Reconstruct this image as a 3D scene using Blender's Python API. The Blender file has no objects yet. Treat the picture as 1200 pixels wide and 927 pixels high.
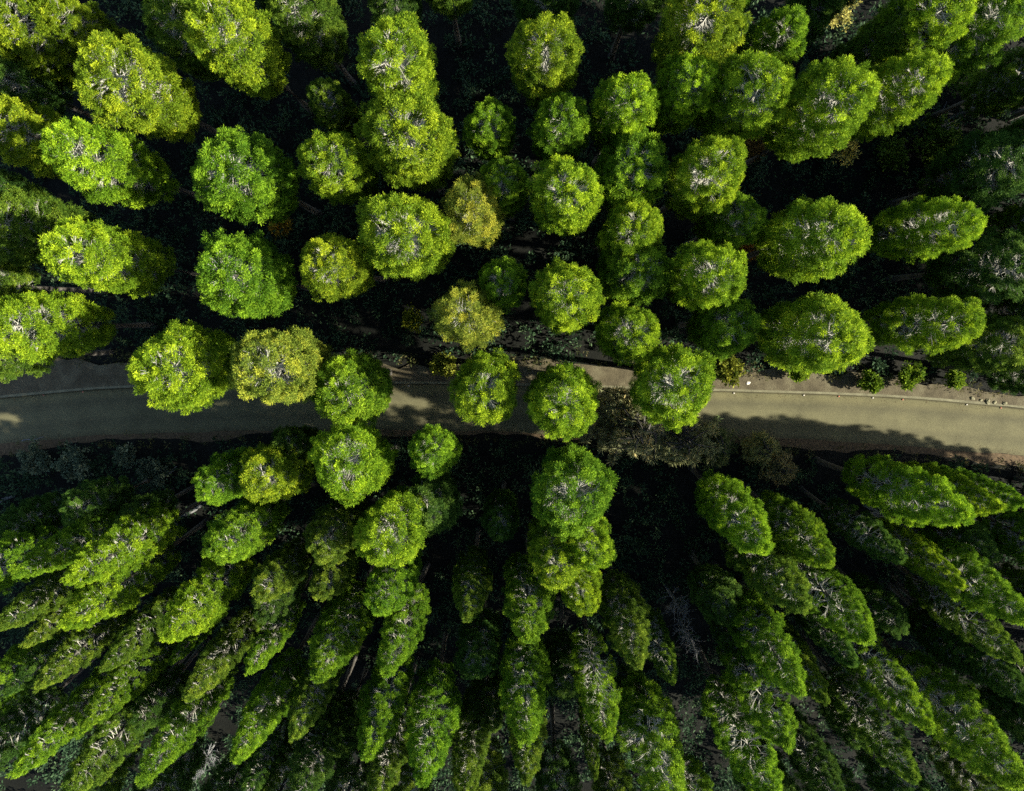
import bpy, math, random
import numpy as np
from mathutils import Vector, Quaternion

random.seed(7)
rng = np.random.default_rng(11)
S = bpy.context.scene
C = S.collection
PI = math.pi

# ------------------------------------------------------------------ camera
W0, H0 = 1200.0, 927.0
F = 800.0                      # focal length in photo pixels
NAD = (612.0, 372.0)           # where plumb lines meet in the photo
CAMH = 46.0
_n = Vector((NAD[0] - W0 / 2, H0 / 2 - NAD[1], -F)).normalized()
_q = _n.rotation_difference(Vector((0, 0, -1)))      # camera space -> world


def at(px, py, z=0.0):
    d = _q @ Vector((px - W0 / 2, H0 / 2 - py, -F))
    t = (z - CAMH) / d.z
    return Vector((d.x * t, d.y * t, z))


cam = bpy.data.objects.new('camera', bpy.data.cameras.new('camera'))
C.objects.link(cam)
cam.location = (0, 0, CAMH)
cam.rotation_mode = 'QUATERNION'
cam.rotation_quaternion = _q
cam.data.sensor_width = 36
cam.data.lens = 36 * F / W0
cam.data.clip_end = 2000
S.camera = cam

# ------------------------------------------------------------------ light
SUN_EL, SUN_AZ = math.radians(27.5), math.radians(9)    # from image right, a little down
sd = Vector((math.cos(SUN_EL) * math.cos(SUN_AZ), -math.cos(SUN_EL) * math.sin(SUN_AZ), math.sin(SUN_EL)))
sl = bpy.data.lights.new('sun', 'SUN')
sl.energy = 4.6
sl.angle = math.radians(0.6)
sl.color = (1.0, 0.95, 0.80)
so = bpy.data.objects.new('sun', sl)
C.objects.link(so)
so.rotation_mode = 'QUATERNION'
so.rotation_quaternion = sd.to_track_quat('Z', 'Y')
so.location = (0, 0, 80)
wd = bpy.data.worlds.new('World')
S.world = wd
wd.use_nodes = True
nt = wd.node_tree
nt.nodes.clear()
sky = nt.nodes.new('ShaderNodeTexSky')
sky.sky_type = 'NISHITA'
sky.sun_disc = False
sky.sun_elevation = SUN_EL
sky.sun_rotation = PI / 2 + SUN_AZ
bg = nt.nodes.new('ShaderNodeBackground')
bg.inputs['Strength'].default_value = 0.08
wo = nt.nodes.new('ShaderNodeOutputWorld')
nt.links.new(sky.outputs[0], bg.inputs[0])
nt.links.new(bg.outputs[0], wo.inputs[0])
S.view_settings.view_transform = 'Standard'
S.view_settings.look = 'None'
S.view_settings.exposure = 1.62
S.view_settings.gamma = 1.0
S.render.engine = 'CYCLES'
S.cycles.max_bounces = 8
S.cycles.diffuse_bounces = 4
S.cycles.transmission_bounces = 5
S.cycles.use_denoising = False


# ------------------------------------------------------------------ materials
def newmat(name):
    m = bpy.data.materials.new(name)
    m.use_nodes = True
    t = m.node_tree
    t.nodes.clear()
    o = t.nodes.new('ShaderNodeOutputMaterial')
    return m, t, o


def N(t, kind, **kw):
    n = t.nodes.new(kind)
    for k, v in kw.items():
        if k in n.inputs:
            n.inputs[k].default_value = v
        else:
            setattr(n, k, v)
    return n


def ramp(t, fac, stops):
    r = t.nodes.new('ShaderNodeValToRGB')
    e = r.color_ramp.elements
    while len(e) < len(stops):
        e.new(0.5)
    for el, (p, c) in zip(e, stops):
        el.position = p
        el.color = (*c, 1)
    t.links.new(fac, r.inputs[0])
    return r.outputs[0]


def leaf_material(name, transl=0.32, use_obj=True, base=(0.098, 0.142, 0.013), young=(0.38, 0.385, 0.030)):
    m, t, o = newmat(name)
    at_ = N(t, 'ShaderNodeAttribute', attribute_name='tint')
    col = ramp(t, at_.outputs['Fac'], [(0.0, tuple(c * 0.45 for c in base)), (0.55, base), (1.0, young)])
    if use_obj:
        oi = N(t, 'ShaderNodeObjectInfo')
        mx = N(t, 'ShaderNodeMix', data_type='RGBA', blend_type='MULTIPLY')
        mx.inputs[0].default_value = 1.0
        t.links.new(col, mx.inputs[6])
        t.links.new(oi.outputs['Color'], mx.inputs[7])
        col = mx.outputs[2]
    p = N(t, 'ShaderNodeBsdfPrincipled', Roughness=0.7)
    p.inputs['Specular IOR Level'].default_value = 0.1
    tr = N(t, 'ShaderNodeBsdfTranslucent')
    ms = N(t, 'ShaderNodeMixShader')
    ms.inputs[0].default_value = transl
    t.links.new(col, p.inputs['Base Color'])
    t.links.new(col, tr.inputs['Color'])
    t.links.new(p.outputs[0], ms.inputs[1])
    t.links.new(tr.outputs[0], ms.inputs[2])
    t.links.new(ms.outputs[0], o.inputs[0])
    return m


def noise_material(name, stops, scale=1.0, detail=8, rough=0.9, bump=0.3, scale2=None, stops2=None, mixf=0.5, wear=None):
    m, t, o = newmat(name)
    g = N(t, 'ShaderNodeNewGeometry')
    n1 = N(t, 'ShaderNodeTexNoise', Scale=scale, Detail=detail, Roughness=0.65)
    t.links.new(g.outputs['Position'], n1.inputs['Vector'])
    col = ramp(t, n1.outputs['Fac'], stops)
    if scale2:
        n2 = N(t, 'ShaderNodeTexNoise', Scale=scale2, Detail=5, Roughness=0.7)
        t.links.new(g.outputs['Position'], n2.inputs['Vector'])
        c2 = ramp(t, n2.outputs['Fac'], stops2)
        mx = N(t, 'ShaderNodeMix', data_type='RGBA', blend_type='MULTIPLY')
        mx.inputs[0].default_value = mixf
        t.links.new(col, mx.inputs[6])
        t.links.new(c2, mx.inputs[7])
        col = mx.outputs[2]
    if wear:      # worn wheel tracks and a dark gutter edge follow the road: attribute 'across' 0..1 over the width
        a = N(t, 'ShaderNodeAttribute', attribute_name='across')
        c3 = ramp(t, a.outputs['Fac'], wear)
        mx = N(t, 'ShaderNodeMix', data_type='RGBA', blend_type='MULTIPLY')
        mx.inputs[0].default_value = 1.0
        t.links.new(col, mx.inputs[6])
        t.links.new(c3, mx.inputs[7])
        col = mx.outputs[2]
    p = N(t, 'ShaderNodeBsdfPrincipled', Roughness=rough)
    p.inputs['Specular IOR Level'].default_value = 0.2
    t.links.new(col, p.inputs['Base Color'])
    if bump:
        nb = N(t, 'ShaderNodeTexNoise', Scale=(scale2 or scale) * 1.5, Detail=4)
        t.links.new(g.outputs['Position'], nb.inputs['Vector'])
        b = N(t, 'ShaderNodeBump', Strength=bump, Distance=0.05)
        t.links.new(nb.outputs['Fac'], b.inputs['Height'])
        t.links.new(b.outputs[0], p.inputs['Normal'])
    t.links.new(p.outputs[0], o.inputs[0])
    return m


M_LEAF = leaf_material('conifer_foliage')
M_SHRUB = leaf_material('shrub_foliage', 0.3)
M_GCOV = leaf_material('undergrowth_foliage', 0.25, False, (0.042, 0.085, 0.040), (0.08, 0.125, 0.055))
M_BRANCH = noise_material('pale_branch_bark', [(0.3, (0.25, 0.24, 0.20)), (0.7, (0.46, 0.44, 0.38))], 3.0, bump=0.2)
M_TRUNK = noise_material('grey_trunk_bark', [(0.3, (0.045, 0.04, 0.034)), (0.7, (0.12, 0.11, 0.095))], 5.0, bump=0.5)
M_DEAD = noise_material('bleached_dead_wood', [(0.3, (0.10, 0.10, 0.10)), (0.7, (0.22, 0.22, 0.215))], 5.0, bump=0.2)
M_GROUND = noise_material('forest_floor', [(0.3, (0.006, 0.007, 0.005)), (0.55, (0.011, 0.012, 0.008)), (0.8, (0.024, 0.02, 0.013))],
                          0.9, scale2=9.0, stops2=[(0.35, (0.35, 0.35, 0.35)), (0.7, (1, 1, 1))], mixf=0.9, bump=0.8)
M_ROAD = noise_material('worn_asphalt', [(0.28, (0.112, 0.104, 0.056)), (0.5, (0.148, 0.137, 0.073)), (0.72, (0.18, 0.166, 0.086))], 0.55,
                        scale2=17.0, stops2=[(0.3, (0.5, 0.5, 0.5)), (0.7, (1.18, 1.18, 1.18))], mixf=0.85, bump=0.25, rough=0.9,
                        wear=[(0.0, (0.8, 0.78, 0.78)), (0.12, (1, 1, 1)), (0.3, (0.82, 0.82, 0.84)), (0.42, (1, 1, 1)), (0.58, (0.98, 0.98, 0.98)),
                              (0.74, (0.76, 0.76, 0.79)), (0.88, (1.02, 1.0, 0.95)), (0.955, (0.95, 0.95, 0.9)), (0.985, (0.42, 0.40, 0.38)), (1.0, (0.35, 0.34, 0.32))])
M_VERGE = noise_material('sandy_gravel', [(0.3, (0.075, 0.062, 0.038)), (0.5, (0.12, 0.10, 0.062)), (0.72, (0.18, 0.16, 0.10))], 1.1,
                         scale2=16.0, stops2=[(0.3, (0.45, 0.45, 0.42)), (0.7, (1.15, 1.15, 1.1))], mixf=0.9, bump=0.6)
M_KERB = noise_material('pale_kerb_stone', [(0.3, (0.14, 0.13, 0.08)), (0.7, (0.24, 0.225, 0.14))], 2.0, scale2=14,
                        stops2=[(0.3, (0.5, 0.5, 0.5)), (0.7, (1, 1, 1))], bump=0.4)
M_STUD = noise_material('reddish_reflector', [(0.3, (0.45, 0.10, 0.06)), (0.7, (0.62, 0.22, 0.14))], 9.0, rough=0.35, bump=0)
M_STUDW = noise_material('pale_reflector', [(0.3, (0.62, 0.56, 0.48)), (0.7, (0.75, 0.70, 0.62))], 9.0, rough=0.35, bump=0)
M_STONE = noise_material('pale_stone', [(0.3, (0.16, 0.15, 0.09)), (0.7, (0.28, 0.26, 0.16))], 6.0, bump=0.5)
M_LITTER = noise_material('fallen_leaf_litter', [(0.3, (0.05, 0.035, 0.02)), (0.7, (0.16, 0.11, 0.06))], 5.0, bump=0.4)


# ------------------------------------------------------------------ mesh helpers
def mesh_np(name, verts, faces, mats, tint=None, smooth=False):
    """verts (n,3); faces: int array (m,k) all same size or list of lists"""
    me = bpy.data.meshes.new(name)
    if isinstance(faces, np.ndarray):
        m, k = faces.shape
        me.vertices.add(len(verts))
        me.vertices.foreach_set('co', np.ascontiguousarray(verts, dtype=np.float32).ravel())
        me.loops.add(m * k)
        me.loops.foreach_set('vertex_index', faces.astype(np.int32).ravel())
        me.polygons.add(m)
        me.polygons.foreach_set('loop_start', np.arange(0, m * k, k, dtype=np.int32))
        me.update(calc_edges=True)
    else:
        me.from_pydata([tuple(v) for v in verts], [], faces)
        me.update()
    if tint is not None:
        a = me.attributes.new('tint', 'FLOAT', 'FACE')
        a.data.foreach_set('value', tint.astype(np.float32))
    for mt in (mats if isinstance(mats, list) else [mats]):
        me.materials.append(mt)
    if smooth:
        me.shade_smooth()
    return me


def link(name, me, parent=None):
    o = bpy.data.objects.new(name, me)
    C.objects.link(o)
    if parent is not None:
        o.parent = parent
    return o


class Tubes:
    def __init__(s):
        s.v = []; s.f = []

    def add(s, pts, radii, k=4, cap=True):
        b = len(s.v)
        pts = [Vector(p) for p in pts]
        for i, p in enumerate(pts):
            d = (pts[min(i + 1, len(pts) - 1)] - pts[max(i - 1, 0)]).normalized()
            u = d.cross(Vector((0, 0, 1)))
            if u.length < 1e-3:
                u = Vector((1, 0, 0))
            u.normalize()
            w = d.cross(u)
            for j in range(k):
                a = 2 * PI * j / k
                s.v.append(p + (u * math.cos(a) + w * math.sin(a)) * radii[i])
        for i in range(len(pts) - 1):
            for j in range(k):
                s.f.append((b + i * k + j, b + i * k + (j + 1) % k, b + (i + 1) * k + (j + 1) % k, b + (i + 1) * k + j))
        if cap and k == 4:
            e = b + (len(pts) - 1) * k
            s.f.append(tuple(e + j for j in range(4)))

    def mesh(s, name, mat):
        return mesh_np(name, np.array([tuple(v) for v in s.v]), np.array(s.f) if all(len(f) == 4 for f in s.f) else s.f, mat, smooth=True)


def leaves(centres, outs, rad, per, length, width, tints, up=0.35, jit=0.22, r=rng, spread=1.0):
    """tufts of small folded blades around each centre, pointing away from it"""
    n = len(centres)
    c = np.repeat(centres, per, axis=0)
    o = np.repeat(outs, per, axis=0)
    R = np.repeat(rad, per)
    d = r.normal(size=(n * per, 3))
    d /= np.linalg.norm(d, axis=1)[:, None]
    d = d * spread + o * 0.55
    d[:, 2] += up
    d /= np.linalg.norm(d, axis=1)[:, None]
    base = c + d * (R * r.uniform(0.25, 0.95, n * per))[:, None]
    # blades follow the surface of the clump as much as they point out of it
    sd_ = r.normal(size=(n * per, 3))
    dirv = d + sd_ * 0.42
    dirv /= np.linalg.norm(dirv, axis=1)[:, None]
    side = np.cross(dirv, r.normal(size=(n * per, 3)))
    side /= (np.linalg.norm(side, axis=1)[:, None] + 1e-9)
    L = (length * r.uniform(0.6, 1.3, n * per))[:, None]
    w = (width * r.uniform(0.7, 1.3, n * per))[:, None]
    mid = base + dirv * L * 0.5 + d * L * 0.12
    v = np.stack([base, mid + side * w, base + dirv * L, mid - side * w], axis=1).reshape(-1, 3)
    f = np.arange(len(v)).reshape(-1, 4)
    t = np.clip(np.repeat(tints, per) + r.normal(size=n * per) * jit * 0.5, 0, 1)
    return v, f, t


# ------------------------------------------------------------------ conifer prototypes
HC, TH, RM = 8.6, 14.5, 1.5      # crown length, tree height, crown radius of a prototype


HCK = {'dome': 6.8, 'mid': 7.8, 'spire': 8.8}


def prof(t, kind):
    """crown radius over its length, t = 0 at the apex"""
    if kind == 'dome':
        x = min(t / 0.38, 1)
        r = (1 - (1 - x) ** 2) ** 0.5
        return r * (1 - 0.30 * max(0, (t - 0.45) / 0.55) ** 1.5)
    if kind == 'spire':
        x = min(t / 0.68, 1)
        r = (1 - (1 - x) ** 1.9) ** 0.70
        return r * (1 - 0.20 * max(0, (t - 0.75) / 0.25))
    x = min(t / 0.5, 1)
    r = (1 - (1 - x) ** 2) ** 0.55
    return r * (1 - 0.25 * max(0, (t - 0.6) / 0.4))


def build_proto(idx, kind, bare=0.5, fine=False, gap=0.08, side_bare=0.0):
    HC = HCK[kind]
    r = np.random.default_rng(100 + idx)
    br = Tubes()
    cs, os_, rd, tn = [], [], [], []
    nw = 25
    bend = [(r.normal() * 0.10, r.normal() * 0.10) for _ in range(4)]
    lob = [r.uniform(0, 2 * PI) for _ in range(3)]
    bare_az = r.uniform(0, 2 * PI)
    for w in range(nw):
        t = 0.012 + (w / (nw - 1)) ** 1.08 * 0.98
        Lw = prof(max(t, 0.03), kind) * RM
        nb = 4 if t < 0.06 else (5 if t < 0.15 else 7)
        off = r.uniform(0, 2 * PI)
        for b in range(nb):
            if t > 0.3 and r.random() < gap:
                continue
            az = off + 2 * PI * b / nb + r.normal() * 0.16
            lo = 1 + 0.06 * math.sin(2 * az + lob[0]) + 0.06 * math.sin(3 * az + lob[1] + t * 4)
            L = Lw * lo * (r.uniform(0.80, 1.10) if t > 0.12 else r.uniform(0.92, 1.04))
            z0 = TH - t * HC - 0.05 + r.normal() * 0.06
            rise = 0.55 - 0.25 * t
            ca, sa = math.cos(az), math.sin(az)
            sw = r.normal() * 0.10
            z0 -= rise * L * 0.55
            if kind != 'fine' and t < 0.1:
                rise *= 1.5

            def P(s, lat=0.0):
                rr = L * s
                x = rr * ca - (lat + sw * s * s * L) * sa
                y = rr * sa + (lat + sw * s * s * L) * ca
                return Vector((x, y, z0 + rise * L * (0.35 * s + 0.65 * s * s)))
            rb = 0.014 + 0.011 * min(1, L / RM)
            br.add([P(0), P(0.35), P(0.62), P(0.82)], [rb, rb * 0.9, rb * 0.65, rb * 0.15], 4)
            if L > 0.35:        # fine pale forks over the leafless inner crown
                for _k in range(3):
                    sa_, sb_ = r.uniform(0.12, 0.5), r.uniform(0.55, 0.86)
                    la_ = r.normal() * 0.13 * L
                    br.add([P(sa_), P((sa_ + sb_) / 2, la_ * 0.4), P(sb_, la_)], [0.013, 0.011, 0.005], 4, cap=False)
            is_bare = side_bare > 0 and math.cos(az - bare_az) > (1 - side_bare) and t > 0.25
            s0 = 0.10 if t < 0.05 else ((min(0.92, bare + 0.10) if r.random() < 0.78 else 0.5) if t < 0.36 else bare)
            if is_bare:
                s0 = 0.86
            nt_ = max(3, int(4 + 7 * L / RM))
            if is_bare:
                nt_ = 3
            bt = r.normal() * 0.10
            for q in range(nt_):
                s = s0 + (1 - s0) * (0.05 + 0.95 * (q + r.uniform(0, 0.8)) / nt_)
                wid = 0.27 * L * (0.35 + 0.65 * math.sin(min(1, (s - s0) / (1 - s0 + 1e-6)) * PI * 0.8 + 0.3))
                lat = r.uniform(-1, 1) * wid
                c = P(min(s, 1.0), lat)
                c.z += r.normal() * 0.04 - abs(lat) * 0.12
                if (q % 2 == 0 and s < s0 + 0.6 * (1 - s0)) or is_bare:
                    s1 = max(0.2, s - 0.22 - 0.2 * abs(lat))
                    br.add([P(s1), P(s1).lerp(c, 0.55) + Vector((0, 0, -0.02)), c], [rb * 0.7, rb * 0.6, rb * 0.3], 4, cap=False)
                cs.append(tuple(c))
                ov = Vector((ca, sa, 0.5)).normalized()
                os_.append(tuple(ov))
                rd.append(r.uniform(0.11, 0.20) * (0.8 if fine else 1.0))
                # tint falls off inward and down the crown, yellow new growth at tips
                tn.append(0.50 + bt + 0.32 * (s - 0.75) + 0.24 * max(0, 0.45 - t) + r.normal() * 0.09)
    br.add([(0, 0, TH - HC - 0.8), (0, 0, TH - 0.3)], [0.03, 0.008], 4)
    for q in range(9):
        a = r.uniform(0, 2 * PI)
        rr = r.uniform(0, 0.22)
        cs.append((rr * math.cos(a), rr * math.sin(a), TH - 0.02 - rr * 1.1 + r.uniform(-.25, 0.05)))
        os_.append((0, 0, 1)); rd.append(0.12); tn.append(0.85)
    if fine:
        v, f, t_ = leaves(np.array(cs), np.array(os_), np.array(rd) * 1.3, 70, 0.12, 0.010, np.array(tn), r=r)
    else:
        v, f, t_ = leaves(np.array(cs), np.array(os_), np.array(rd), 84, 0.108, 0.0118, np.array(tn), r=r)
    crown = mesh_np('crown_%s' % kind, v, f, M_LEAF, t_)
    brm = br.mesh('branches_%s' % kind, M_BRANCH)
    tk = Tubes()
    zs = [0, 0.4, 2, 5, 8, 11, 13, TH - 0.15]
    tk.add([(bend[0][0] * math.sin(z / 3) * 0.5, bend[0][1] * math.sin(z / 4) * 0.5, z) for z in zs],
           [0.27, 0.20, 0.17, 0.15, 0.12, 0.085, 0.05, 0.012], 8, cap=False)
    tkm = mesh_np('trunk_%s' % kind, np.array([tuple(p) for p in tk.v]), np.array(tk.f), [M_BRANCH if False else M_TRUNK], smooth=True)
    return crown, brm, tkm


PROTOS = {
    'dome': [build_proto(0, 'dome', 0.62), build_proto(1, 'dome', 0.66), build_proto(2, 'dome', 0.60, gap=0.14), build_proto(3, 'dome', 0.70)],
    'spire': [build_proto(4, 'spire', 0.66), build_proto(5, 'spire', 0.70, gap=0.12), build_proto(6, 'spire', 0.64), build_proto(7, 'spire', 0.73, gap=0.10)],
    'mid': [build_proto(8, 'mid', 0.62), build_proto(9, 'mid', 0.68, gap=0.12), build_proto(10, 'mid', 0.64)],
    'sparse': [build_proto(11, 'spire', 0.74, gap=0.22, side_bare=0.9), build_proto(12, 'spire', 0.78, gap=0.28, side_bare=0.6)],
    'fine': [build_proto(13, 'dome', 0.35, fine=True), build_proto(14, 'dome', 0.35, fine=True)],
}
KIND_OF = {'d': 'dome', 's': 'spire', 'm': 'mid', 'b': 'sparse', 'f': 'fine'}
PKIND = {'d': 'dome', 's': 'spire', 'm': 'mid', 'b': 'spire', 'f': 'dome'}
TONES = {  # multipliers on the foliage colour
    'L': ((1.2, 1.55, 0.8), 'lime green'),
    'Y': ((1.22, 1.42, 0.8), 'yellow-green'),
    'G': ((0.88, 1.28, 0.8), 'fresh green'),
    'M': ((0.72, 0.95, 1.0), 'mid green'),
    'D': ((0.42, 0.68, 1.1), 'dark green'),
    'O': ((1.68, 1.56, 2.0), 'olive-yellow'),
}

# ------------------------------------------------------------------ road geometry (from photo pixels on the ground plane)
UP = [(-420, 508), (-200, 487), (0, 466), (70, 459), (150, 453), (300, 450), (470, 449), (600, 451), (700, 454), (840, 458), (940, 461),
      (1040, 464), (1100, 469), (1200, 478), (1400, 505), (1700, 560)]
LO = [(-420, 566), (-200, 540), (0, 519), (70, 513), (150, 508), (300, 504), (470, 504), (600, 506), (700, 508), (840, 511), (940, 515),
      (1040, 521), (1100, 526), (1200, 535), (1400, 565), (1700, 625)]
VUP = [(-420, 465), (-200, 446), (0, 424), (70, 420), (150, 422), (300, 420), (470, 424), (600, 424), (700, 424), (840, 430), (940, 436),
       (1040, 443), (1100, 450), (1200, 460), (1400, 486), (1700, 540)]
VLO = [(-420, 578), (-200, 551), (0, 528), (70, 521), (150, 515), (300, 511), (470, 511), (600, 513), (700, 515), (840, 519), (940, 524),
       (1040, 531), (1100, 536), (1200, 546), (1400, 577), (1700, 638)]


def world_line(l):
    return [at(x, y, 0) for x, y in l]


def resample(l, n=160):
    p = world_line(l)
    xs = np.array([q.x for q in p]); ys = np.array([q.y for q in p])
    X = np.linspace(-52, 60, n)
    Y = np.interp(X, xs, ys)
    Y = np.convolve(np.pad(Y, 6, mode='edge'), np.ones(13) / 13, mode='valid')
    return X, Y


XR, YUP = resample(UP)
_, YLO = resample(LO)
_, YVU = resample(VUP)
_, YVL = resample(VLO)


def road_y(x):
    return np.interp(x, XR, YLO), np.interp(x, XR, YUP)


def strip(name, y0, y1, z0, z1, mat, cols=7, jag0=0.0, jag1=0.0, thick=None, across=False):
    n = len(XR)
    r = np.random.default_rng(len(name))

    def jag(a):
        return np.convolve(r.normal(size=n + 4), np.ones(5) / 5, mode='valid')[:n] * a * 2.0
    a0, a1 = y0 + jag(jag0), y1 + jag(jag1)
    vs, av = [], []
    for i in range(n):
        for j in range(cols):
            q = j / (cols - 1)
            vs.append((XR[i], a0[i] * (1 - q) + a1[i] * q, z0 * (1 - q) + z1 * q))
            av.append(q)
    fs = [(i * cols + j, (i + 1) * cols + j, (i + 1) * cols + j + 1, i * cols + j + 1) for i in range(n - 1) for j in range(cols - 1)]
    if thick:       # vertical face along the y0 side and underside skirt at y1
        b = len(vs)
        for i in range(n):
            vs.append((XR[i], a0[i] - 0.01, z0 - thick)); av.append(0)
        fs += [(b + i, b + i + 1, (i + 1) * cols, i * cols) for i in range(n - 1)]
    me = mesh_np(name, vs, [tuple(f) for f in fs], mat)
    if across:
        a = me.attributes.new('across', 'FLOAT', 'POINT')
        a.data.foreach_set('value', np.array(av, dtype=np.float32))
    o = link(name, me)
    o['kind'] = 'structure'
    return o


# ground: one sheet, gently uneven near the trees
gx = np.concatenate([np.array([-900, -400, -200, -110]), np.linspace(-75, 75, 151), np.array([110, 200, 400, 900])])
gy = np.concatenate([np.array([-900, -400, -200, -110]), np.linspace(-65, 60, 126), np.array([110, 200, 400, 900])])
GX, GY = np.meshgrid(gx, gy, indexing='ij')


def gheight(x, y):
    lo = np.interp(x, XR, YVL); hi = np.interp(x, XR, YVU)
    d = np.maximum(np.maximum(lo - y, y - hi), 0)
    k = np.clip((d - 0.6) / 2.5, 0, 1)
    h = 0.14 * np.sin(x * 0.9 + 1.3 * np.sin(y * 0.5)) + 0.12 * np.sin(y * 1.15 + 0.8 * np.sin(x * 0.7)) + 0.08 * np.sin(x * 2.1 + y * 1.7)
    return k * (h - 0.05) + (1 - k) * -0.006


GZ = gheight(GX, GY)
nx, ny = GX.shape
gv = np.stack([GX, GY, GZ], -1).reshape(-1, 3)
ii, jj = np.meshgrid(np.arange(nx - 1), np.arange(ny - 1), indexing='ij')
gf = np.stack([ii * ny + jj, (ii + 1) * ny + jj, (ii + 1) * ny + jj + 1, ii * ny + jj + 1], -1).reshape(-1, 4)
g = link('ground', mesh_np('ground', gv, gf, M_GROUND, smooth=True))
g['kind'] = 'structure'

strip('road', YLO, YUP, 0.012, 0.012, M_ROAD, cols=41, jag0=0.06, across=True)
strip('verge', YUP + 0.16, YVU, 0.16, 0.10, M_VERGE, jag1=0.28)
strip('kerb', YUP - 0.0, YUP + 0.16, 0.15, 0.164, M_KERB, cols=3, thick=0.14, jag0=0.015)
strip('verge_strip', YVL, YLO + 0.1, 0.002, 0.004, M_LITTER, jag0=0.22)

# ------------------------------------------------------------------ trees
NADV = NAD


def extent(ra, T, R, hc, pk):
    """outermost pixel radius of a crown whose apex projects ra pixels from the plumb point"""
    best = 0
    for i in range(0, 21):
        t = i / 20
        d = CAMH - T + t * hc
        best = max(best, ra * (CAMH - T) / d + prof(t, pk) * R * F / d)
    return best


ORD = ['', 'first', 'second', 'third', 'fourth', 'fifth', 'sixth', 'seventh', 'eighth', 'ninth', 'tenth', 'eleventh', 'twelfth',
       'thirteenth', 'fourteenth', 'fifteenth', 'sixteenth', 'seventeenth', 'eighteenth', 'nineteenth', 'twentieth']

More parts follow.
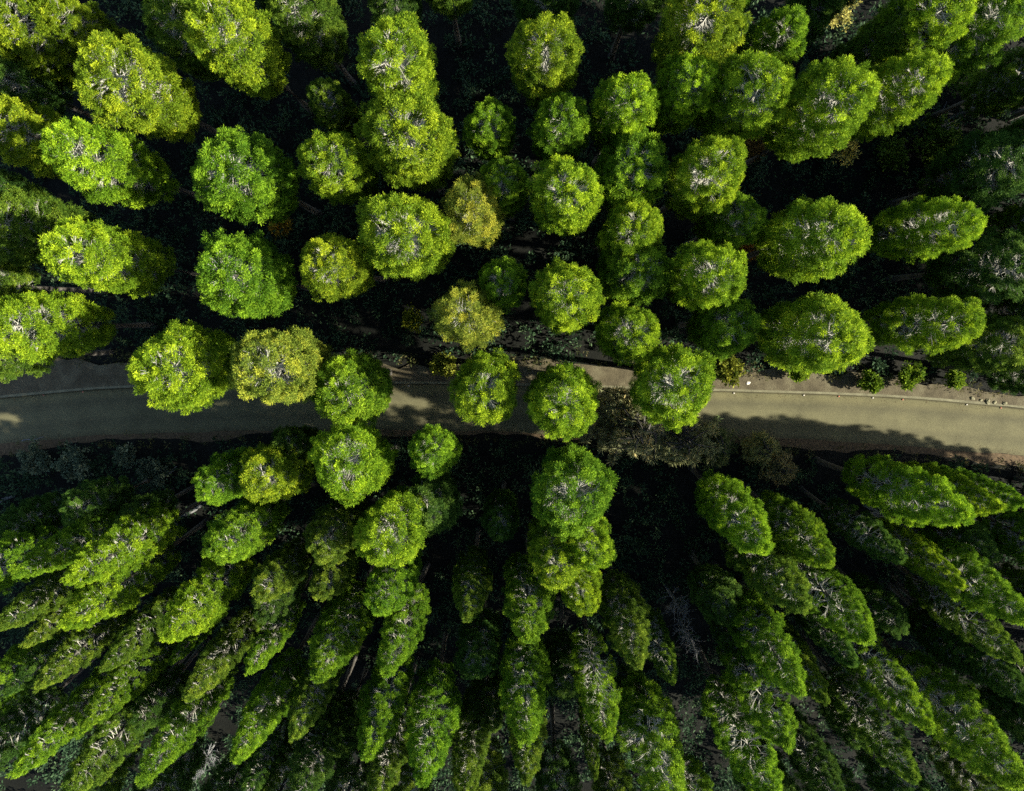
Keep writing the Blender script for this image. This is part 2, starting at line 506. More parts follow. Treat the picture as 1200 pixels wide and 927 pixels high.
# rows read from the photo: (x, y, width) of the outer end of each crown in photo pixels, tone, shape, height, optional hand-written label
ROWS = [
 ('the row cut by the top edge', [
    (18, 25, 85, 'Y', 'm', 13.5, 'yellow-green corner conifer cut by the top left corner'),
    (75, 18, 55, 'Y', 'm', 12.5),
    (203, 25, 78, 'M', 'm', 12),
    (264, 38, 92, 'Y', 'd', 15, 'tall bright yellow-green conifer, biggest crown touching the top edge'),
    (348, 8, 75, 'M', 'm', 12.5),
    (457, -8, 60, 'D', 'm', 10.5),
    (640, -14, 80, 'D', 'm', 10),
    (825, 25, 92, 'Y', 'd', 14.5),
    (918, 40, 62, 'G', 'm', 13),
    (955, 10, 55, 'D', 'm', 11),
    (1100, 15, 85, 'L', 'm', 14.5),
    (1050, 40, 70, 'M', 's', 13),
    (1168, 18, 78, 'G', 'm', 14)]),
 ('the second row from the top', [
    (30, 45, 70, 'M', 'm', 11.5),
    (138, 92, 100, 'Y', 'd', 15.0, 'broad yellow-green conifer with white spoke branches in the upper left'),
    (385, 120, 52, 'M', 'd', 12.5, 'small mid green conifer alone in dark gap, upper left of centre'),
    (464, 72, 92, 'Y', 'd', 14.8),
    (640, 62, 82, 'Y', 'd', 14.8, 'round yellow-green conifer alone between the dark gaps near the top middle'),
    (735, 124, 74, 'L', 'd', 14.2),
    (808, 100, 72, 'L', 'd', 14),
    (884, 108, 88, 'L', 'd', 15),
    (978, 120, 98, 'L', 'd', 15.4),
    (1072, 96, 78, 'L', 'm', 14.5)]),
 ('the third row from the top', [
    (8, 150, 80, 'Y', 'm', 13.5),
    (94, 180, 86, 'L', 'm', 15.5),
    (280, 206, 102, 'G', 'd', 14.5),
    (390, 192, 76, 'Y', 'd', 14.5),
    (477, 162, 106, 'Y', 'd', 15),
    (575, 150, 60, 'G', 'd', 12.5),
    (658, 148, 70, 'G', 'd', 13.5),
    (740, 200, 88, 'G', 'd', 13.4),
    (831, 205, 84, 'L', 'd', 14.8),
    (1178, 192, 88, 'D', 'm', 12.5)]),
 ('the fourth row from the top', [
    (12, 262, 90, 'M', 'm', 12.5),
    (94, 295, 84, 'L', 'm', 15.5),
    (280, 323, 102, 'G', 'd', 14.5),
    (390, 312, 76, 'Y', 'd', 14.5),
    (477, 278, 106, 'Y', 'd', 15),
    (555, 250, 78, 'O', 'f', 13.8, 'upper of the two feathery olive-yellow conifers near the middle'),
    (590, 216, 60, 'G', 'd', 13.2),
    (662, 232, 86, 'L', 'd', 15, 'bright lime oval conifer right of centre, upper of a stacked pair'),
    (739, 272, 72, 'L', 'd', 14.2),
    (862, 258, 64, 'G', 'd', 13),
    (965, 278, 98, 'L', 'm', 15.4),
    (1112, 264, 74, 'L', 'm', 14.5),
    (1182, 312, 84, 'D', 'm', 12.5)]),
 ('the fifth row from the top', [
    (26, 382, 90, 'L', 'm', 14.6),
    (549, 371, 84, 'O', 'f', 14, 'lower of the two feathery olive-yellow conifers near the middle'),
    (590, 334, 60, 'G', 'd', 13.2),
    (662, 350, 86, 'L', 'd', 15, 'bright lime oval conifer right of centre, lower of a stacked pair'),
    (742, 318, 86, 'G', 'd', 13.2),
    (736, 390, 74, 'L', 'd', 14),
    (831, 322, 84, 'L', 'd', 14.8),
    (852, 382, 74, 'G', 'd', 13),
    (965, 394, 100, 'L', 'm', 15.3),
    (1112, 380, 74, 'L', 'm', 14.3),
    (1176, 405, 74, 'M', 'm', 12.2)]),
 ('the row overhanging the upper edge of the road', [
    (206, 430, 106, 'L', 'd', 14.5, 'lime conifer overhanging left stretch of road beside the bare sandy verge'),
    (322, 430, 100, 'O', 'd', 14.5, 'olive-yellow conifer with bare white spokes, overhanging the road at left'),
    (412, 456, 92, 'G', 'd', 12.5, 'darker green conifer overhanging the road, just right of the olive-yellow one'),
    (570, 455, 86, 'L', 'd', 14.5, 'round lime conifer overhanging road just left of the middle'),
    (658, 470, 90, 'L', 'd', 14.8, 'round lime conifer overhanging road just right of the middle'),
    (786, 452, 98, 'L', 'd', 14.8, 'lime conifer overhanging road where its sunlit right stretch begins')]),
 ('the first row below the road', [
    (232, 578, 60, 'G', 'M', 13),
    (286, 571, 76, 'Y', 'M', 13.5),
    (345, 515, 56, 'D', 'm', 10.5),
    (410, 533, 94, 'L', 'd', 14.2),
    (508, 520, 62, 'G', 'd', 13.2, 'small round conifer standing alone just below the road, left of middle'),
    (899, 645, 76, 'L', 'S', 15, 'long conifer with white spine leaning right, below the sunlit road bend'),
    (974, 660, 62, 'G', 'S', 14.2),
    (1136, 604, 80, 'L', 'S', 15.5, 'long lime conifer with pale spine against the lower edge of sunlit road'),
    (1172, 595, 54, 'L', 'S', 14),
    (1201, 590, 48, 'G', 'S', 13.6)]),
 ('the second row below the road', [
    (20, 672, 56, 'G', 'S', 14.5),
    (80, 680, 66, 'L', 'S', 15.2),
    (247, 652, 66, 'G', 'M', 13.8),
    (367, 655, 64, 'M', 'M', 12.8),
    (505, 588, 76, 'D', 'm', 11.2),
    (460, 624, 88, 'L', 'd', 14.2),
    (588, 608, 50, 'D', 'm', 10.8),
    (668, 575, 102, 'G', 'd', 14.8, 'largest crown below the road in the middle, topmost of a tight clump'),
    (697, 668, 66, 'L', 'M', 13.8, 'right hand conifer in the tight clump below the middle of the road'),
    (1058, 655, 48, 'D', 'B', 12.5, 'thin dark conifer with bare branches, below the long lime roadside one'),
    (1128, 686, 46, 'L', 'S', 13.8),
    (1206, 726, 74, 'G', 'S', 15)]),
 ('the third row below the road', [
    (-3, 735, 56, 'M', 'S', 13.8),
    (75, 733, 68, 'L', 'S', 14.6),
    (194, 748, 70, 'L', 'S', 14.2),
    (301, 700, 50, 'M', 'M', 12.8),
    (371, 700, 54, 'M', 'M', 12.2),
    (441, 720, 62, 'G', 'M', 13),
    (547, 727, 52, 'M', 'S', 13),
    (657, 690, 72, 'Y', 'M', 14, 'left hand yellowish conifer in the tight clump below the middle of road'),
    (685, 719, 58, 'L', 'M', 13.4, 'lowest conifer in the tight clump below the middle of the road'),
    (945, 714, 72, 'M', 'S', 14.6),
    (1019, 750, 68, 'G', 'B', 15)]),
 ('the fourth row below the road', [
    (30, 755, 44, 'M', 'S', 13),
    (6, 812, 46, 'D', 'S', 12.5),
    (43, 805, 50, 'M', 'S', 13.5),
    (122, 783, 48, 'M', 'S', 13.5),
    (200, 777, 28, 'G', 'S', 10.5, 'tiny fresh green conifer head in dark gap at lower left'),
    (303, 727, 50, 'D', 'M', 11.5),
    (291, 787, 46, 'G', 'B', 12, 'small conifer with frond-like open branches in dark gap, lower left'),
    (371, 797, 68, 'G', 'S', 14),
    (451, 790, 62, 'G', 'S', 13.8),
    (619, 752, 72, 'G', 'S', 14, 'conifer with pointed bright tip directly below the tight middle clump'),
    (749, 780, 64, 'M', 'S', 14.2),
    (788, 799, 42, 'M', 'B', 11.5, 'small open dark conifer in the gap right of bottom middle'),
    (1192, 772, 58, 'M', 'B', 14)]),
 ('the fifth row below the road', [
    (219, 819, 52, 'M', 'S', 13.5),
    (97, 852, 52, 'G', 'S', 14),
    (344, 863, 56, 'M', 'S', 13.2),
    (430, 888, 66, 'G', 'S', 14.2),
    (615, 870, 74, 'G', 'S', 15.2, 'long pale-spined conifer pointing straight down at the bottom middle'),
    (711, 864, 62, 'G', 'B', 14.8),
    (938, 811, 72, 'G', 'S', 15),
    (968, 822, 48, 'M', 'S', 13.5),
    (1002, 779, 48, 'D', 'S', 12.5),
    (1089, 852, 68, 'G', 'B', 15),
    (1206, 820, 58, 'D', 'S', 13)]),
 ('the bottom row', [
    (17, 907, 56, 'G', 'S', 14.5),
    (75, 936, 66, 'M', 'S', 13.5),
    (165, 915, 64, 'G', 'S', 15),
    (276, 891, 60, 'G', 'S', 14.4),
    (285, 940, 50, 'D', 'S', 12),
    (348, 942, 66, 'D', 'S', 13),
    (440, 942, 56, 'M', 'S', 13.5),
    (495, 918, 70, 'G', 'S', 15),
    (543, 938, 58, 'M', 'S', 13.6),
    (617, 917, 52, 'M', 'S', 13.4, 'conifer tip showing below the long one at the bottom middle'),
    (698, 911, 26, 'M', 'S', 12, 'very thin conifer spike at the bottom, right of middle'),
    (787, 945, 90, 'G', 'B', 15.3),
    (925, 874, 70, 'G', 'B', 14.8),
    (908, 938, 76, 'G', 'B', 14.5),
    (985, 945, 60, 'D', 'S', 12.6),
    (1072, 912, 62, 'M', 'B', 13.8),
    (1198, 921, 90, 'G', 'S', 16, 'longest conifer, white spined, pointing into the bottom right corner')]),
]
ORDER = 0
TREES = []


def place_tree(entry, label, group, name='conifer'):
    global ORDER
    x, y, w, tone, shape, T = entry[:6]
    tip_given = shape.isupper()      # capital letter: (x, y) is the outermost tip instead of the centre of the outer end
    shape = shape.lower()
    dx, dy = x - NADV[0], y - NADV[1]
    rc = math.hypot(dx, dy) + 1e-6
    pk = PKIND[shape]
    hcf = {'dome': 1.0, 'spire': 1.0, 'mid': 0.95}[pk]
    # crown radius from the pixel width at the depth where it is widest
    tw = {'dome': 0.36, 'spire': 0.6, 'mid': 0.5}[pk]
    sz = T / TH
    hc = HCK[pk] * sz
    R = (w / 2) * (CAMH - T + tw * hc) / F * 0.93
    lo, hi = 0.0, 1500.0
    tgt = rc if tip_given else rc + w / 2 * 0.98
    for _ in range(40):
        m = (lo + hi) / 2
        if extent(m, T, R, hc, pk) < tgt:
            lo = m
        else:
            hi = m
    ra = min(lo, tgt) if rc > 40 or tip_given else rc
    ax, ay = NADV[0] + dx / rc * ra, NADV[1] + dy / rc * ra
    top = at(ax, ay, T)
    # the lower rows lean a little away from the road, as their axes in the photo show
    lean_y = 0.9 * min(1, max(0, (y - 600) / 200))
    base = Vector((top.x + random.gauss(0, 0.18), top.y + lean_y + random.gauss(0, 0.18), 0))
    # crowns overhang the road, trunks stand beside it
    ylo, yup = np.interp(base.x, XR, YVL), np.interp(base.x, XR, YUP)
    if ylo - 0.8 < base.y < yup + 0.75:
        if entry[1] < 500:
            base.y = yup + 0.75
        else:
            base.y = ylo - 0.8
    gz = float(gheight(np.array(base.x), np.array(base.y)))
    base.z = gz - 0.05
    ax_ = Vector((top.x, top.y, T)) - base
    e = bpy.data.objects.new(name, None)
    e.empty_display_size = 0.5
    C.objects.link(e)
    e.location = base
    e.rotation_mode = 'QUATERNION'
    spin = Quaternion((0, 0, 1), random.uniform(0, 2 * PI))
    e.rotation_quaternion = ax_.to_track_quat('Z', 'Y') @ spin
    s = R / RM * (0.89 if shape in 'sb' else 0.95)
    zsc = ax_.length / TH
    e.scale = (s, s, zsc)
    e['label'] = label
    e['category'] = 'tree'
    e['group'] = group
    fam = PROTOS[KIND_OF[shape]]
    ORDER += 1
    crown, brm, tkm = fam[(ORDER * 7 + int(x)) % len(fam)]
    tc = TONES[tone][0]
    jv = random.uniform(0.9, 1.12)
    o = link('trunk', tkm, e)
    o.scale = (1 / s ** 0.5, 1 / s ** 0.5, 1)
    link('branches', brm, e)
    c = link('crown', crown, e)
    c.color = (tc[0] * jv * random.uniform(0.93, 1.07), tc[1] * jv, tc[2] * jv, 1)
    TREES.append((base.x, base.y, top.x, top.y, T, R))
    return e


def size_word(w, shape):
    shape = shape.lower()
    if shape == 's' or shape == 'b':
        return 'slender' if w < 68 else 'stout pointed'
    if w < 66:
        return 'small round'
    return 'broad round' if w > 90 else 'round'


for rowname, ents in ROWS:
    ents = sorted(ents, key=lambda e: e[0])
    for i, en in enumerate(ents):
        if len(en) > 6:
            lab = en[6]
        else:
            ln, rn = i + 1, len(ents) - i
            wh = f'{ORD[ln]} from left' if ln <= rn else (f'{ORD[rn]} from right' if rn > 1 else 'last at right')
            if ln == 1:
                wh = 'leftmost'
            lab = f'{size_word(en[2], en[4])} {TONES[en[3]][1]} conifer, {wh} in {rowname}'
        place_tree(en, lab, 'conifers of the plantation')

# short conifers sunk in the shade between the tall ones
LOW = [(22, 618), (98, 596), (158, 612), (172, 835), (395, 868), (560, 768), (572, 838), (662, 792), (748, 836), (842, 704),
       (866, 752), (1040, 726), (1004, 852), (1122, 762), (1140, 640)]
for i, (x, y) in enumerate(sorted(LOW)):
    n = len(LOW)
    wh = f'{ORD[i + 1]} from left' if i < 8 else (f'{ORD[n - i]} from right' if i < n - 1 else 'the rightmost')
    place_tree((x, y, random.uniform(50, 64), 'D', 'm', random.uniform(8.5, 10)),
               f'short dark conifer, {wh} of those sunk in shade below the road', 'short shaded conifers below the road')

# trees whose tops stand outside the picture; only the nearest lean lower branches into it
OUT = [(-55, 60), (-60, 220), (-70, 330), (-75, 420), (-50, 690), (-60, 850), (-40, 910),
       (1262, 60), (1268, 150), (1275, 260), (1270, 370), (1275, 440), (1268, 665), (1280, 745), (1270, 900), (1250, 850),
       (150, -60), (290, -70), (520, -60), (760, -50), (880, -60), (1010, -55), (1160, -60),
       (150, 985), (60, 985), (230, 990), (300, 985), (390, 985), (470, 990), (560, 985), (655, 985), (730, 990), (830, 995), (930, 985), (1010, 990),
       (1100, 985), (1200, 985)]
OUT += [(1340 + 75 * i + 30 * (j % 2), 640 + 62 * j) for i in range(4) for j in range(6)] + [(1345 + 80 * i + 30 * (j % 2), 40 + 60 * j) for i in range(4) for j in range(7) if 40 + 60 * j < 430]  # unseen rows beyond the right edge, added to keep low sun off the floor
for x, y in OUT:
    side = 'left' if x < 0 else ('right' if x > 1200 else ('top' if y < 0 else 'bottom'))
    place_tree((x, y, random.uniform(62, 80), random.choice('MDG'), 's' if y > 500 or x > 1200 else 'm', random.uniform(13, 14.8)),
               f'dark conifer outside the {side} edge, unseen or only lower branches reaching into the picture',
               f'conifers beyond the {side} edge', )


# ------------------------------------------------------------------ undergrowth (stuff)
def free_spot(x, y, m=0.5):
    return not (np.interp(x, XR, YVL) - m < y < np.interp(x, XR, YVU) + m)


cs, os_, rd, tn = [], [], [], []
for i in range(11000):
    x, y = rng.uniform(-44, 46), rng.uniform(-40, 32)
    dens = 0.5 + 0.5 * math.sin(x * 0.45 + 2 * math.sin(y * 0.3)) * math.sin(y * 0.6 + x * 0.13)
    if rng.random() > 0.55 + 0.45 * dens or not free_spot(x, y, 0.25):
        continue
    z = float(gheight(np.array(x), np.array(y)))
    hgt = rng.uniform(0.1, 1.3) * (0.4 + dens)
    for k in range(3):
        cs.append((x + rng.normal() * 0.28, y + rng.normal() * 0.28, z + hgt * rng.uniform(0.2, 1)))
        os_.append((0, 0, 0.8)); rd.append(rng.uniform(0.2, 0.5)); tn.append(rng.uniform(0.1, 0.9))
v, f, t = leaves(np.array(cs), np.array(os_), np.array(rd), 14, 0.26, 0.06, np.array(tn), up=0.5)
o = link('undergrowth', mesh_np('undergrowth', v, f, M_GCOV, t))
o['kind'] = 'stuff'; o['label'] = 'dark leafy undergrowth covering the forest floor'; o['category'] = 'undergrowth'
# fallen leaves gathered along both edges of the road
cs, os_, rd, tn = [], [], [], []
for i in range(900):
    x = rng.uniform(-44, 50)
    ylo_, yup_ = np.interp(x, XR, YLO), np.interp(x, XR, YUP)
    q = abs(rng.normal()) * 0.28
    y = ylo_ + q if rng.random() < 0.6 else yup_ - 0.05 - q * 0.7
    cs.append((x, y, 0.02)); os_.append((0, 0, 0.1)); rd.append(0.16); tn.append(rng.uniform(0.2, 1))
v, f, t = leaves(np.array(cs), np.array(os_), np.array(rd), 4, 0.07, 0.02, np.array(tn), up=0.0)
v[:, 2] = 0.02 + np.abs(v[:, 2] - 0.02) * 0.08
o = link('fallen_leaves', mesh_np('fallen_leaves', v, f, leaf_material('dry_leaves', 0.1, False, (0.09, 0.06, 0.03), (0.22, 0.16, 0.08)), t))
o['kind'] = 'stuff'; o['label'] = 'dry fallen leaves scattered along the road edges'; o['category'] = 'leaves'
# low weeds fringing the verge
cs, os_, rd, tn = [], [], [], []
for i in range(520):
    x = rng.uniform(-44, 48)
    y = float(np.interp(x, XR, YVU)) + rng.normal() * 0.28 + 0.12
    if rng.random() < 0.4:
        y = float(np.interp(x, XR, YVL)) + rng.normal() * 0.22 - 0.15
    cs.append((x, y, 0.1 + rng.uniform(0, 0.25))); os_.append((0, 0, 1)); rd.append(rng.uniform(0.08, 0.3)); tn.append(rng.uniform(0.4, 1))
v, f, t = leaves(np.array(cs), np.array(os_), np.array(rd), 14, 0.2, 0.03, np.array(tn), up=0.4)
o = link('roadside_weeds', mesh_np('roadside_weeds', v, f, leaf_material('weed_foliage', 0.2, False, (0.07, 0.085, 0.025), (0.17, 0.15, 0.06)), t))
o['kind'] = 'stuff'; o['label'] = 'ragged weeds and dry grass fringing both sides of the road'; o['category'] = 'weeds'


# ------------------------------------------------------------------ shrubs and dead wood (things)
def shrub(px, py, rad, h, color, label, name='shrub', per=16, ll=0.22, lw=0.05, bare=0, group=None, droop=False, tint=0.6, cat='shrub', seed=0):
    r = np.random.default_rng(int(px * 3 + py) + seed)
    # px,py mark where its top is seen
    p = at(px, py, h * 0.8)
    z = float(gheight(np.array(p.x), np.array(p.y)))
    e = bpy.data.objects.new(name, None); C.objects.link(e)
    e.location = (p.x, p.y, max(z, -0.02))
    e['label'] = label; e['category'] = cat
    if group:
        e['group'] = group
    tb = Tubes()
    cs, os_, rd, tn = [], [], [], []
    nst = int(7 + rad * 7) + bare
    for i in range(nst):
        a = 2 * PI * (i + r.uniform(0, 0.7)) / nst
        R = rad * r.uniform(0.45, 1.0)
        hh = h * r.uniform(0.65, 1.0) * (1 - 0.35 * (R / rad) ** 2)
        tip = Vector((R * math.cos(a), R * math.sin(a), hh))
        mid = Vector((R * 0.35 * math.cos(a), R * 0.35 * math.sin(a), hh * 0.65))
        if droop:
            mid.z = hh * 1.05; tip.z = hh * 0.72
        b0 = 0.02 + 0.015 * h / 2
        tb.add([(0, 0, 0), mid, tip], [b0, b0 * 0.7, b0 * 0.3], 4)
        ntw = 5
        for k in range(ntw):
            s = r.uniform(0.35, 1.0)
            b = mid.lerp(tip, s) if s > 0.3 else mid
            q = b + Vector((r.normal() * 0.3 * rad, r.normal() * 0.3 * rad, (r.uniform(-0.35, 0.0) if droop else r.uniform(0, 0.25)) * h * 0.5))
            q.z = max(q.z, 0.1)
            tb.add([b, b.lerp(q, 0.5) + Vector((r.normal() * .03, r.normal() * .03, .03)), q], [b0 * 0.4, b0 * 0.3, b0 * 0.12], 4)
            if i >= bare:
                cs.append(tuple(q)); os_.append((0, 0, -0.6 if droop else 0.6)); rd.append(r.uniform(0.12, 0.28)); tn.append(tint + r.normal() * 0.12)
                m = b.lerp(q, 0.5)
                cs.append(tuple(m)); os_.append((0, 0, -0.6 if droop else 0.6)); rd.append(r.uniform(0.12, 0.22)); tn.append(tint + r.normal() * 0.12)
    st = link('stems', tb.mesh('stems', M_DEAD if bare else M_TRUNK), e)
    if cs:
        v, f, t = leaves(np.array(cs), np.array(os_), np.array(rd), per, ll, lw, np.array(tn), up=(-0.5 if droop else 0.4), r=r)
        fo = link('foliage', mesh_np('foliage', v, f, M_SHRUB, t), e)
        fo.color = (*color, 1)
    return e


BR = (2.2, 1.0, 2.2)
shrub(750, 506, 2.1, 10.5, (2.7, 1.95, 10), 'drooping brownish feathery tree below the road, left of its mate', 'weeping_tree', per=110, ll=0.34, lw=0.022, droop=True, cat='tree', tint=0.5)
shrub(808, 517, 1.8, 8.0, (2.9, 2.1, 10), 'drooping brownish feathery tree beneath the lime conifer over the road', 'weeping_tree', per=110, ll=0.34, lw=0.022, droop=True, cat='tree', tint=0.5)
shrub(846, 527, 1.2, 5.0, (0.8, 0.8, 3), 'dull green feathery shrub where sunlit road meets the shade', per=60, ll=0.3, lw=0.022, droop=True)
shrub(900, 530, 0.85, 4.2, (1.9, 1.5, 6), 'khaki feathery shrub leaning over the lower edge of sunlit road', per=60, ll=0.3, lw=0.022, droop=True)
shrub(922, 552, 0.8, 3.4, (1.7, 1.2, 6), 'brownish feathery shrub just below the khaki one by sunlit road', per=60, ll=0.3, lw=0.022, droop=True)
for x, y, rr, l in [(38, 540, 0.8, 'leftmost dim shrub in the shade below the left road'),
                    (86, 545, 1.0, 'dim grey-green shrub second from left below the left road'),
                    (146, 535, 0.6, 'small pale shrub third from left below the left road'),
                    (176, 555, 0.8, 'dim bluish shrub fourth from left below the left road')]:
    shrub(x, y, rr, 1.6, (1.0, 1.0, 7), l, group='shrubs below the left road', per=22, tint=0.55)
# the tangled scrub clearing in the upper right
for x, y, rr, hh, c, l, bare in [
    (1030, 85, 1.2, 2.4, (0.7, 1.0, 1.4), 'leafy blue-green shrub at upper left end of the tangled clearing', 0),
    (1060, 125, 1.0, 2.0, (0.8, 1.0, 1.3), 'leafy shrub with mixed bare twigs in the tangled clearing', 3),
    (1130, 70, 1.3, 2.6, (0.6, 0.85, 1.2), 'dark leafy shrub near right top of the tangled clearing', 2),
    (1170, 110, 1.2, 2.4, (0.6, 0.85, 1.2), 'dark shrub with pale twigs at right edge above the clearing', 5),
    (1105, 150, 1.2, 2.2, (0.7, 0.9, 1.2), 'scrubby shrub in the middle of the tangled clearing', 6),
    (1110, 185, 1.0, 1.8, (0.9, 1.1, 1.2), 'low yellow-leaved shrub at lower end of the tangled clearing', 3),
    (1050, 178, 0.9, 1.6, (0.7, 0.9, 1.3), 'low dark shrub lower left in the tangled clearing', 2)]:
    shrub(x, y, rr, hh, c, l, bare=bare, group='shrubs of the upper right clearing', per=18, ll=0.2, lw=0.06, tint=0.6)
shrub(995, 172, 0.9, 2.2, (2.2, 1.7, 5.0), 'shrub with pale whitish leaves in the dark gap at upper right', per=10, ll=0.16, lw=0.05, tint=0.8)
shrub(985, 6, 1.0, 3.0, (1.6, 1.4, 5.0), 'shrub with cream white blossoms at the top edge, right', per=10, ll=0.16, lw=0.05, tint=0.85)
shrub(887, 173, 0.8, 0.9, (0.9, 0.5, 1.5), 'rusty brown dead shrub in the dark gap at upper right', per=14, ll=0.18, lw=0.025, tint=0.8)
shrub(328, 264, 0.6, 1.1, (2.2, 1.2, 1.5), 'small yellowish tuft between the conifers at upper left', per=14, tint=0.7)
shrub(485, 372, 0.6, 1.0, (1.2, 1.1, 1.0), 'small green shrub among brown twigs above the road middle', per=14, tint=0.7, bare=5)
shrub(878, 292, 0.6, 1.0, (2.0, 0.8, 1.6), 'brown dry shrub at left foot of the upper of two wide lime conifers', per=10, tint=0.6, bare=3)
for x, y, rr, l in [(1022, 449, 0.55, 'bright leafy bush at the upper kerb of sunlit road'),
                    (1120, 445, 0.45, 'small bright bush right of the larger one above sunlit road'),
                    (1068, 440, 0.7, 'darker leafy bush between two bright ones above sunlit road'),
                    (938, 438, 0.5, 'leafy bush under the wide lime conifer beside sunlit road'),
                    (856, 432, 0.8, 'dry twiggy bush at left end of the sunlit verge'),
                    (520, 428, 0.7, 'dim bush in the shade above the middle of the road')]:
    shrub(x, y, rr, 1.3, (0.7, 0.95, 0.9) if x not in (856, 520) else (0.8, 0.8, 1.2), l, 'roadside_bush', per=22, ll=0.2, lw=0.06, tint=0.75, group='bushes beside the road', cat='bush')


def dead_tree(px, py, h, label, lean=(0, 0), seed=0, spread=1.4):
    r = np.random.default_rng(500 + seed)
    p = at(px, py, h * 0.6)
    e = bpy.data.objects.new('dead_tree', None); C.objects.link(e)
    e.location = (p.x, p.y, 0); e['label'] = label; e['category'] = 'dead tree'; e['group'] = 'bare dead trees'
    tk = Tubes()
    tk.add([(0, 0, -0.2), (lean[0] * .4, lean[1] * .4, h * .5), (lean[0], lean[1], h)], [0.12, 0.08, 0.02], 6, cap=False)
    link('trunk', tk.mesh('dead_trunk', M_DEAD), e)
    tb = Tubes()
    for i in range(34):
        s = r.uniform(0.25, 1.0)
        b = Vector((lean[0] * s * s, lean[1] * s * s, h * s))
        a = r.uniform(0, 2 * PI)
        L = spread * r.uniform(0.5, 1) * (1.15 - 0.6 * s)
        t = b + Vector((L * math.cos(a), L * math.sin(a), L * r.uniform(0, 0.5)))
        m = b.lerp(t, 0.5) + Vector((r.normal() * .08, r.normal() * .08, -0.05))
        tb.add([b, m, t], [0.028, 0.02, 0.008], 4)
        for k in range(3):
            q = b.lerp(t, r.uniform(0.4, 0.95))
            u = q + Vector((r.normal() * .3, r.normal() * .3, r.uniform(0, .3)))
            tb.add([q, q.lerp(u, .5), u], [0.014, 0.011, 0.005], 4)
    link('branches', tb.mesh('dead_branches', M_DEAD), e)
    return e


dead_tree(790, 705, 4.5, 'bare bluish-grey dead tree in the dark gap right of bottom middle', (0.3, -0.2), 1)
dead_tree(806, 745, 3.8, 'thin bare dead tree just below the bluish one', (0.2, -0.4), 2, 1.0)
dead_tree(1050, 612, 7, 'bare twiggy dead tree below the long lime roadside conifer', (0.5, -0.3), 3, 1.6)
dead_tree(238, 890, 3, 'small brownish bare tree at bottom left between slender conifers', (0, -0.3), 4, 1.0)


def log(px0, py0, px1, py1, rad, label):
    a, b = at(px0, py0, 0.15), at(px1, py1, 0.15)
    tb = Tubes()
    n = 6
    L = (b - a).length
    pts = [Vector(((i / n - .5) * L, 0.05 * math.sin(i * 1.3), rad * 0.8 + 0.02 * math.sin(i))) for i in range(n + 1)]
    tb.add(pts, [rad * (1 - 0.06 * i) for i in range(n + 1)], 8, cap=False)
    me = mesh_np('fallen_log', [tuple(v) for v in tb.v], [tuple(f) for f in tb.f] + [tuple(range(7, -1, -1)), tuple(range(8 * n, 8 * n + 8))], M_DEAD)
    o = link('fallen_log', me)
    m = (a + b) / 2
    o.location = (m.x, m.y, float(gheight(np.array(m.x), np.array(m.y))))
    d = b - a
    o.rotation_euler = (0, 0, math.atan2(d.y, d.x))
    o['label'] = label; o['category'] = 'log'; o['group'] = 'fallen logs below the left road'
    return o


log(-6, 590, 26, 576, 0.12, 'grey fallen log cut by the left edge below the road')
log(60, 612, 116, 586, 0.12, 'longest grey fallen log, between the other two at left')
log(198, 614, 240, 590, 0.15, 'thick bluish fallen log right of the others at left')
log(190, 560, 206, 548, 0.10, 'short brownish log stub in the shade just below the left road')
log(24, 517, 50, 513, 0.04, 'thin pale stick on the lower edge of left road')

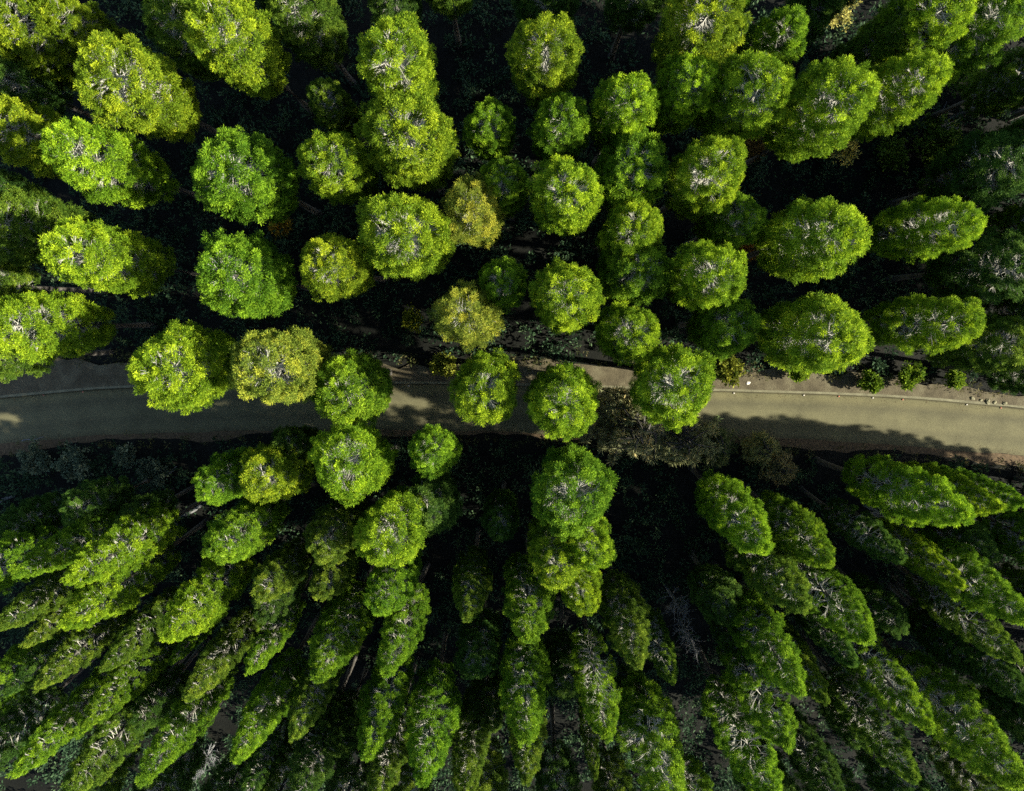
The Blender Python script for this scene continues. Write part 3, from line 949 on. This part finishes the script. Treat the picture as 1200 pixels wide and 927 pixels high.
# ------------------------------------------------------------------ small things on the kerb line
STUDS = [(51, 462, 'r', 'dim red road stud, left one of the two on the shaded left road'),
         (97, 458.5, 'r', 'dim red road stud, right one of the two on the shaded left road'),
         (479, 452, 'w', 'dim road stud by the kerb between the shaded overhanging trees'),
         (860, 460, 'w', 'pale road stud by the kerb at left end of the sunlit road'),
         (942, 463, 'w', 'brightest pale road stud, second along the sunlit kerb'),
         (983, 463.5, 'r', 'reddish road stud, third along the sunlit kerb'),
         (1023, 464.5, 'w', 'pinkish road stud, fourth along the sunlit kerb'),
         (1058, 466.5, 'r', 'dark road stud in the gutter, fifth along the sunlit road'),
         (1133, 473, 'w', 'pale road stud, sixth along the sunlit kerb'),
         (1173, 477, 'r', 'reddish road stud nearest the right edge')]
import bmesh
for x, y, c, l in STUDS:
    p = at(x, y, 0.03)
    e = bpy.data.objects.new('road_stud', None); C.objects.link(e)
    yk = float(np.interp(p.x, XR, YUP))
    e.location = (p.x, min(p.y, yk - 0.12), 0.012)
    e['label'] = l; e['category'] = 'road stud'; e['group'] = 'road studs along the kerb'
    for nm, sz, h, mt in (('base', (0.075, 0.06), 0.03, M_KERB), ('reflector', (0.05, 0.042), 0.052, M_STUD if c == 'r' else M_STUDW)):
        bm = bmesh.new()
        bmesh.ops.create_cube(bm, size=1)
        for v in bm.verts:
            tp = 0.62 if v.co.z > 0 else 1.0
            v.co.x *= sz[0] * 2 * tp; v.co.y *= sz[1] * 2 * tp
            v.co.z = h if v.co.z > 0 else (0.001 if nm == 'base' else 0.0301)
        bmesh.ops.bevel(bm, geom=bm.edges[:], offset=0.008, segments=2, affect='EDGES')
        me = bpy.data.meshes.new(nm); bm.to_mesh(me); bm.free()
        me.materials.append(mt)
        link(nm, me, e)


def stone(px, py, r_, label, mat=M_STONE, nm='stone', flat=0.5, z=0.14):
    p = at(px, py, 0.2)
    bm = bmesh.new()
    bmesh.ops.create_icosphere(bm, subdivisions=2, radius=r_)
    rr = np.random.default_rng(int(px))
    for v in bm.verts:
        k = 1 + rr.normal() * 0.13
        v.co *= k
        v.co.z *= flat
        v.co.x *= 1.3
    me = bpy.data.meshes.new(nm); bm.to_mesh(me); bm.free(); me.materials.append(mat)
    o = link(nm, me)
    yk = float(np.interp(p.x, XR, YUP))
    o.location = (p.x, max(p.y, yk + r_ * 1.2), z + r_ * flat * 0.6)
    o.rotation_euler = (0, 0, px)
    o['label'] = label; o['category'] = 'stone'; o['group'] = 'pale stones on the kerb'


for x, y, r_, l in [(1140, 467, 0.11, 'pale kerb stone leftmost in the cluster near the right edge'),
                    (1150, 469, 0.09, 'small pale kerb stone second in the cluster near right edge'),
                    (1158, 470.5, 0.14, 'largest pale kerb stone in the cluster near right edge'),
                    (1166, 472, 0.10, 'pale kerb stone fourth in the cluster near right edge'),
                    (1178, 473, 0.12, 'small pale kerb stone rightmost in the cluster')]:
    stone(x, y, r_, l)
stone(877, 449, 0.11, 'small bright white scrap lying on the sunlit verge', M_STUDW, 'litter_scrap', 0.25)
bpy.data.objects['litter_scrap']['category'] = 'litter'
del bpy.data.objects['litter_scrap']['group']
print('TREES', len(TREES))
